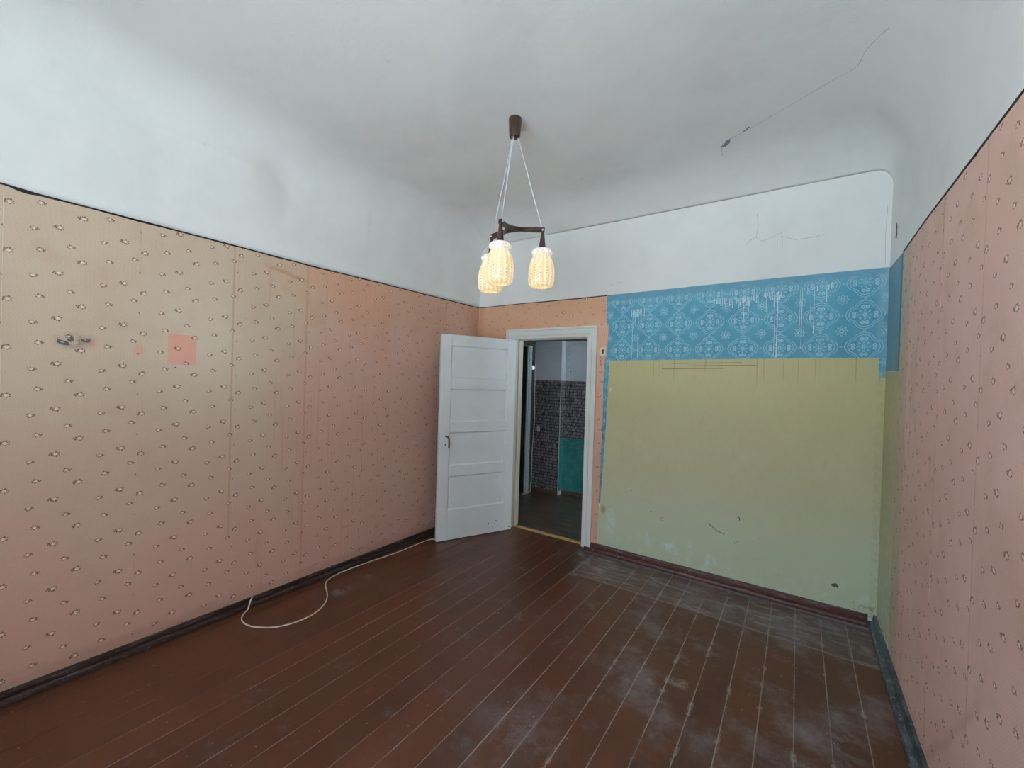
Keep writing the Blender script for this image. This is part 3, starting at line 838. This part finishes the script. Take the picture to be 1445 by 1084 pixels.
# handle set
bm = bmesh.new()
pl = []
for i in range(20):
    t = 2*PI*i/20; r = 1
    pl.append((.758+.021*math.cos(t)*(1-.25*abs(math.sin(t))), F1, .965+.118*math.sin(t)))
prism(bm, pl, (0, .004, 0)); plate = obj('handle_plate', bm, M['wgloss'], door); plate['label'] = 'white painted handle plate'
bm = bmesh.new()
box(bm, .755, .763, F1+.0035, F1+.0052, .915, .938); obj('keyhole', bm, M['black'], plate)
bm = bmesh.new(); tube(bm, catmull([(.758, F1+.002, 1.005), (.758, F1+.035, 1.005), (.750, F1+.048, 1.003), (.735, F1+.050, 1.000), (.700, F1+.050, .990), (.665, F1+.049, .982)], 4), [.008]*16+[.009]*5, 10)
# lever hangs down as in the photograph
bm.free(); bm = bmesh.new()
tube(bm, catmull([(.757, F1+.003, 1.008), (.757, F1+.030, 1.010), (.752, F1+.045, 1.006), (.742, F1+.050, .990), (.738, F1+.050, .955), (.738, F1+.049, .900)], 4), .0085, 10)
hn = obj('door_handle', bm, M['steel'], door, True); hn['label'] = 'worn dark metal lever handle hanging down'
for z in (.25, 1.72):
    bm = bmesh.new(); tube(bm, [(-.004, .0, z-.045), (-.004, .0, z+.045)], .0065, 10); obj('hinge', bm, M['wgloss'], door)
for (s_, z, a, c) in [(.18, .115, .010, .004), (.27, .10, .009, .008), (.025, .03, .012, .006), (.22, .055, .006, .003)]:
    bm = bmesh.new(); prism(bm, [(s_+p[0], F1+.0001-.0006, z+p[1]) for p in rag(0, 0, a, c, 8, .2)], (0, .0009, 0)); obj('paint_chip', bm, M['chip'], door)

# ------------------------------------------------------------------ hall
HY1, HY2, HX = 1.45, 1.57, .305
HL_X = -.125; HZ = 2.13; HXR = 3.2
bm = bmesh.new(); box(bm, HL_X-.7, HXR, .14, HY2+.1, -.12, -.002); hf = struct(obj('hall_floor', bm, M['black']))
# laminate boards
xb = .14; rowi = 0
w_ = .127
while xb < HY2:
    y1 = min(xb+w_, HY2); x0 = HL_X-.6 - (rowi*.43 % 1.2)
    x = x0
    while x < 2.2:
        a, c = max(x, HL_X-.6), min(x+1.2, 2.6)
        if c-a > .02:
            bm = bmesh.new(); box(bm, a+.0005, c-.0005, xb+.0005, y1-.0005, -.012, 0); obj('laminate_board', bm, M['lam'], hf)
        x += 1.2
    xb += w_; rowi += 1
bm = bmesh.new(); box(bm, DX0+.018, DX1-.018, .096, .14, -.012, -.0005); obj('laminate_board', bm, M['lam'], hf)
bm = bmesh.new()
box(bm, HL_X-.1, HX, HY1, HY2+.1, -.1, HZ); box(bm, HX, HXR, HY2, HY2+.1, -.1, HZ)
hall_back = struct(obj('hall_wall_back', bm, M['hallwhite']))
ZP1, ZP2, ZT = 1.582, 1.583, .788
bm = bmesh.new(); box(bm, HL_X, HX-.004, HY1-.0015, HY1, .05, ZP1); obj('stone_pattern_wallpaper', bm, M['hallp'], hall_back)
bm = bmesh.new(); box(bm, HX, HX+.0015, HY1+.004, HY2, ZT-.02, ZP1); obj('stone_pattern_wallpaper', bm, M['hallp'], hall_back)
bm = bmesh.new(); box(bm, HX+.0015, HXR, HY2-.0015, HY2, ZT, ZP2); obj('stone_pattern_wallpaper', bm, M['hallp'], hall_back)
bm = bmesh.new(); box(bm, HX+.0015, HXR, HY2-.0012, HY2, .05, ZT); obj('teal_wallpaper', bm, M['teal'], hall_back)
bm = bmesh.new(); box(bm, HX, HX+.0013, HY1+.004, HY2, .05, ZT-.02); obj('teal_wallpaper', bm, M['teal'], hall_back)
bm = bmesh.new(); box(bm, HX-.0035, HX+.0025, HY1-.0035, HY1+.0025, .058, ZP1); obj('corner_strip', bm, M['cable'], hall_back)
bm = bmesh.new(); box(bm, .352, .372, HY2-.016, HY2, ZP2+.01, 2.075); box(bm, .372, 1.0, HY2-.016, HY2, 2.06, 2.075); box(bm, .372, 1.0, HY2-.016, HY2, ZP2+.01, ZP2+.022)
hatch = obj('cupboard_hatch', bm, M['halltrim'], hall_back)
bm = bmesh.new(); box(bm, .372, 1.0, HY2-.010, HY2, ZP2+.022, 2.06); obj('hatch_panel', bm, M['hallwhite'], hatch)
bm = bmesh.new(); prism(bm, [(p[0], HY2-.010, p[1]) for p in rag(.388, 1.715, .008, .010, 8)], (0, -.002, 0)); obj('hatch_hole', bm, M['black'], hatch)
for (x, z) in [(.055, 1.95), (.058, 2.03)]:
    bm = bmesh.new(); prism(bm, [(p[0], HY1, p[1]) for p in rag(x, z, .006, .006, 7)], (0, -.002, 0)); obj('nail_hole', bm, M['black'], hall_back)
bm = bmesh.new(); prism(bm, [(HL_X, HY1-.012, .001), (HL_X, HY1-.012, .045), (HL_X, HY1-.002, .055), (HL_X, HY1-.002, .001)], (HX-HL_X, 0, 0)); struct(obj('hall_baseboard', bm, M['hallbase']))
bm = bmesh.new(); prism(bm, [(HX+.002, HY2-.014, .001), (HX+.002, HY2-.014, .045), (HX+.002, HY2-.002, .055), (HX+.002, HY2-.002, .001)], (HXR-HX-.01, 0, 0)); struct(obj('hall_baseboard', bm, M['hallbase']))
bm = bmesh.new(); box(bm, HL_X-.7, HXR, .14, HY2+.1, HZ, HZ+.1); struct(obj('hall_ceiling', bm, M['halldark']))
# left hall wall: dark doorway then white casing
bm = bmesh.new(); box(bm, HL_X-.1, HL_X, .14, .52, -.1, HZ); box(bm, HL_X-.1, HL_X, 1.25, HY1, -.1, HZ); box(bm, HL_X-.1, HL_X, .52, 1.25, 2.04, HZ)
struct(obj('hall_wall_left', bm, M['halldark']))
bm = bmesh.new(); box(bm, HL_X-.75, HL_X-.7, .14, HY2+.1, -.1, HZ); struct(obj('hall_wall_far', bm, M['black']))
bm = bmesh.new(); box(bm, HL_X-.7, HL_X-.1, HY1, HY1+.05, -.1, HZ); box(bm, HL_X-.7, -.16, .14, .19, -.1, HZ); struct(obj('hall_wall_side', bm, M['black']))
bm = bmesh.new()
for a, c, t in [(1.235, 1.262, .020), (1.262, 1.305, .028), (1.305, 1.335, .018), (1.335, 1.360, .010)]: box(bm, HL_X, HL_X+t, a, c, .002, 2.06, .0015)
hc = struct(obj('trim_3', bm, M['halltrim'])); hc['label'] = 'white stepped door casing on the left hall wall'
# right end of the hall: opening added so that daylight fills the hall
bm = bmesh.new(); box(bm, HXR, HXR+.1, .0, HY2+.1, -.12, .8); box(bm, HXR, HXR+.1, .14, HY2+.1, 1.9, HZ+.1)
box(bm, HXR, HXR+.1, .14, .40, .8, 1.9); box(bm, HXR, HXR+.1, 1.30, HY2+.1, .8, 1.9)
struct(obj('hall_wall_right', bm, M['hallwhite']))
portal('hall_portal', (HXR+.05, .85, 1.35), (PI/2, 0, PI/2), .9, 1.1)

# hall fittings
sock = empty('wall_socket', (-.030, HY1-.0015, .89)); tag(sock, 'small white socket on the stone-patterned wallpaper in the hall', 'socket')
bm = bmesh.new(); box(bm, -.026, .026, -.010, -.0002, -.040, .040, .003); obj('socket_plate', bm, M['halltrim'], sock)
for z in (-.007, .007):
    bm = bmesh.new(); tube(bm, [(0, -.0108, z), (0, -.0096, z)], .0028, 8); obj('socket_hole', bm, M['black'], sock)
bm = bmesh.new()
P = catmull([(-.105, HY1-.02, 2.09), (-.100, HY1-.02, 1.7), (-.108, HY1-.014, 1.45), (-.122+.012, HY1-.012, 1.3), (-.098, HY1-.012, 1.1), (-.102, HY1-.02, .8), (-.112, HY1-.03, .5), (-.108, HY1-.03, .2), (-.108, HY1-.05, .06), (-.11+.03, HY1-.10, .012), (-.07, HY1-.20, .006), (-.09, HY1-.30, .006)], 6)
tube(bm, P, .006, 8); tag(obj('hall_cable', bm, M['cable'], None, True), 'pale cable running down the far hall wall to the floor', 'cable')
hl = empty('bare_lamp_holder', (-.135+.02, HY1-.06, 1.79)); tag(hl, 'bare bulb in a black holder beside the hall door casing', 'lamp')
bm = bmesh.new(); rows = ring(bm, [(.010, .045), (.021, .040), (.023, 0), (.020, -.002)], 20); cap(bm, rows[0]); cap(bm, list(reversed(rows[-1]))); obj('lamp_holder', bm, M['black'], hl, True)
bm = bmesh.new(); rows = ring(bm, [(.012, -.003), (.014, -.012), (.022, -.026), (.025, -.038), (.020, -.052), (.009, -.060), (.001, -.062)], 20); cap(bm, rows[0]); obj('bulb', bm, M['bulb'], hl, True)
bm = bmesh.new(); tube(bm, catmull([(0, 0, .045), (.01, 0, .09), (.0, -.03, .16), (-.0, -.10, .26), (0, -.16, .338)], 5), .003, 6); obj('flex', bm, M['black'], hl, True)

# ------------------------------------------------------------------ small wall fittings
sw = empty('light_switch', (1.4965, -.0034, 1.860)); tag(sw, 'small ivory light switch on the peach strip beside the door', 'switch')
bm = bmesh.new(); box(bm, -.033, .033, -.014, -.0002, -.040, .040, .004); obj('switch_plate', bm, M['ivory'], sw)
bm = bmesh.new(); box(bm, -.004, .010, -.0155, -.013, -.019, .020); obj('switch_slot', bm, M['black'], sw)
hk = empty('wall_hook', (1.586, -.001, 1.500)); tag(hk, 'tiny white hook on the green wall just right of the door', 'hook')
bm = bmesh.new(); rows = ring(bm, [(.007, 0), (.007, .004), (.013, .008), (.014, .014), (.009, .020), (.001, .022)], 16); cap(bm, rows[0]); bm.transform(Matrix.Rotation(PI/2, 4, 'X')); obj('hook_head', bm, M['plastic'], hk, True)
bm = bmesh.new(); box(bm, -.010, .004, -.004, 0, .012, .030, .001); obj('hook_plate', bm, M['plastic'], hk)

# white floor cable
C = [(.20, -.60), (.158, -.72), (.098, -.80), (.098, -1.095), (.086, -1.26), (.070, -1.374), (.060, -1.5), (.052, -1.62), (.056, -1.74), (.108, -1.859), (.285, -1.957), (.373, -2.032), (.429, -2.131), (.432, -2.25), (.388, -2.359), (.287, -2.436), (.197, -2.458), (.126, -2.445), (.071, -2.405)]
P = [(x, y, .0042) for x, y in C]+[(.056, -2.378, .012), (.040, -2.355, .055), (.030, -2.34, .066)]
bm = bmesh.new(); tube(bm, catmull(P, 8), .0042, 8)
tag(obj('floor_cable', bm, M['cable'], None, True), 'loose white cable looping over the brown floor by the left wall', 'cable')

# ------------------------------------------------------------------ pendant lamp
cx0, cy0, cz0 = 1.495, -1.538, 3.2
lamp = empty('pendant_lamp', (cx0, cy0, cz0)); tag(lamp, 'three-shade pendant lamp with dark wood frame hanging from ceiling', 'lamp')
bm = bmesh.new(); rows = ring(bm, [(.037, 0), (.040, -.003), (.040, -.012), (.038, -.05), (.034, -.112), (.031, -.119), (.024, -.121)], 32); cap(bm, rows[0]); cap(bm, list(reversed(rows[-1])))
obj('canopy', bm, M['wood'], lamp, True)
nodes = []
R_, th0 = .199, 4.988
for k, zz in enumerate((2.486, 2.527, 2.512)):
    a = th0+k*2*PI/3; nodes.append(Vector((R_*math.cos(a), R_*math.sin(a), zz-cz0)))
def bar(a, c):
    bm = bmesh.new(); mid = (a+c)/2; inw = Vector((0, 0, mid.z))-mid; inw.z = 0; inw.normalize(); n = 14; ext = (c-a).normalized()*.012
    a2, c2 = a-ext, c+ext; rows = []
    side = inw
    for i in range(n+1):
        t = i/n; p = a2.lerp(c2, t)+inw*(.062*math.sin(PI*t)); h = .0135-.001*math.sin(PI*t); w = .005
        tan = ((a2.lerp(c2, min(1, t+.02))+inw*(.062*math.sin(PI*min(1, t+.02))))-(a2.lerp(c2, max(0, t-.02))+inw*(.062*math.sin(PI*max(0, t-.02))))).normalized()
        s = tan.cross(Vector((0, 0, 1))).normalized()*w
        rows.append([bm.verts.new(p+s+Vector((0, 0, h))), bm.verts.new(p-s+Vector((0, 0, h))), bm.verts.new(p-s-Vector((0, 0, h))), bm.verts.new(p+s-Vector((0, 0, h)))])
    for r1, r2 in zip(rows, rows[1:]):
        for k in range(4): bm.faces.new((r1[k], r1[(k+1) % 4], r2[(k+1) % 4], r2[k]))
    bm.faces.new(rows[0]); bm.faces.new(list(reversed(rows[-1])))
    return obj('frame_bar', bm, M['wood'], lamp)
for i in range(3):
    # each bar end laps just above or below its neighbour
    bar(nodes[i]+Vector((0, 0, .0)), nodes[(i+1) % 3]+Vector((0, 0, .0)))
sock_me = shade_me = pin_me = None
def prof_rad(r, z, t):
    if z > -.040: return r*(1+.045*math.cos(10*t)*sstep(0, -.012, z))
    r = r*(1+.022*math.cos(14*t))
    if -.236 < z < -.10:
        k = max(0, math.cos(14*t))**3; rows_ = abs(((z/.0185) % 1)-.5); r += .0042*k*max(0, 1-rows_*3.2)
    return r
prof = [(.020, .004), (.040, .004), (.055, -.002), (.062, -.012), (.0625, -.024), (.058, -.034), (.052, -.040), (.053, -.046)]
zz = -.052
body = [(-.046, .053), (-.07, .063), (-.10, .0745), (-.135, .080), (-.17, .0815), (-.205, .081), (-.228, .0775), (-.242, .071), (-.250, .061), (-.253, .050)]
while zz > -.250:
    prof.append((interp([(a, r) for a, r in reversed(body)], zz), zz)); zz -= .0032
prof += [(.050, -.2525), (.046, -.253), (.044, -.250), (.060, -.236), (.073, -.20), (.073, -.15), (.060, -.08), (.046, -.046), (.020, -.002)]
for i, nd in enumerate(nodes):
    a = math.atan2(nd.y, nd.x)
    base = nd.copy()
    cd = bmesh.new(); tube(cd, [(.018*math.cos(a), .018*math.sin(a), -.112), (nd.x*.97, nd.y*.97, nd.z+.012)], .0028, 8); obj('suspension_cord', cd, M['cord'], lamp)
    for sgn in (-1, 1):
        da = a+sgn*.55
        if pin_me is None:
            bm = bmesh.new(); bmesh.ops.create_icosphere(bm, subdivisions=2, radius=.0065); o = obj('frame_pin', bm, M['cord'], lamp, True); pin_me = o.data
        else: o = bpy.data.objects.new('frame_pin', pin_me); COL.objects.link(o); o.parent = lamp
        nb = nodes[(i+sgn) % 3]; d = (nb-nd).normalized(); outw = Vector((nd.x, nd.y, 0)).normalized()
        side = outw-d*outw.dot(d); side.normalize()
        o.location = nd+d*.008+side*.008
    # socket
    if sock_me is None:
        bm = bmesh.new(); rows = ring(bm, [(.006, -.006), (.0105, -.010), (.013, -.04), (.0205, -.100), (.0215, -.112), (.020, -.116)], 24); cap(bm, rows[0]); cap(bm, list(reversed(rows[-1])))
        o = obj('lamp_socket', bm, M['wood'], lamp, True); sock_me = o.data
    else: o = bpy.data.objects.new('lamp_socket', sock_me); COL.objects.link(o); o.parent = lamp
    o.location = base+Vector((0, 0, -.004))
    if shade_me is None:
        bm = bmesh.new(); rows = ring(bm, prof, 112, prof_rad)
        s = obj('lamp_shade', bm, M['shade'], lamp, True); shade_me = s.data
    else: s = bpy.data.objects.new('lamp_shade', shade_me); COL.objects.link(s); s.parent = lamp
    s.location = base+Vector((0, 0, -.124)); s.rotation_euler = (0, 0, i*.7); s.scale = (1, 1, .95)
    s['label'] = 'lit cream pressed-glass shade'
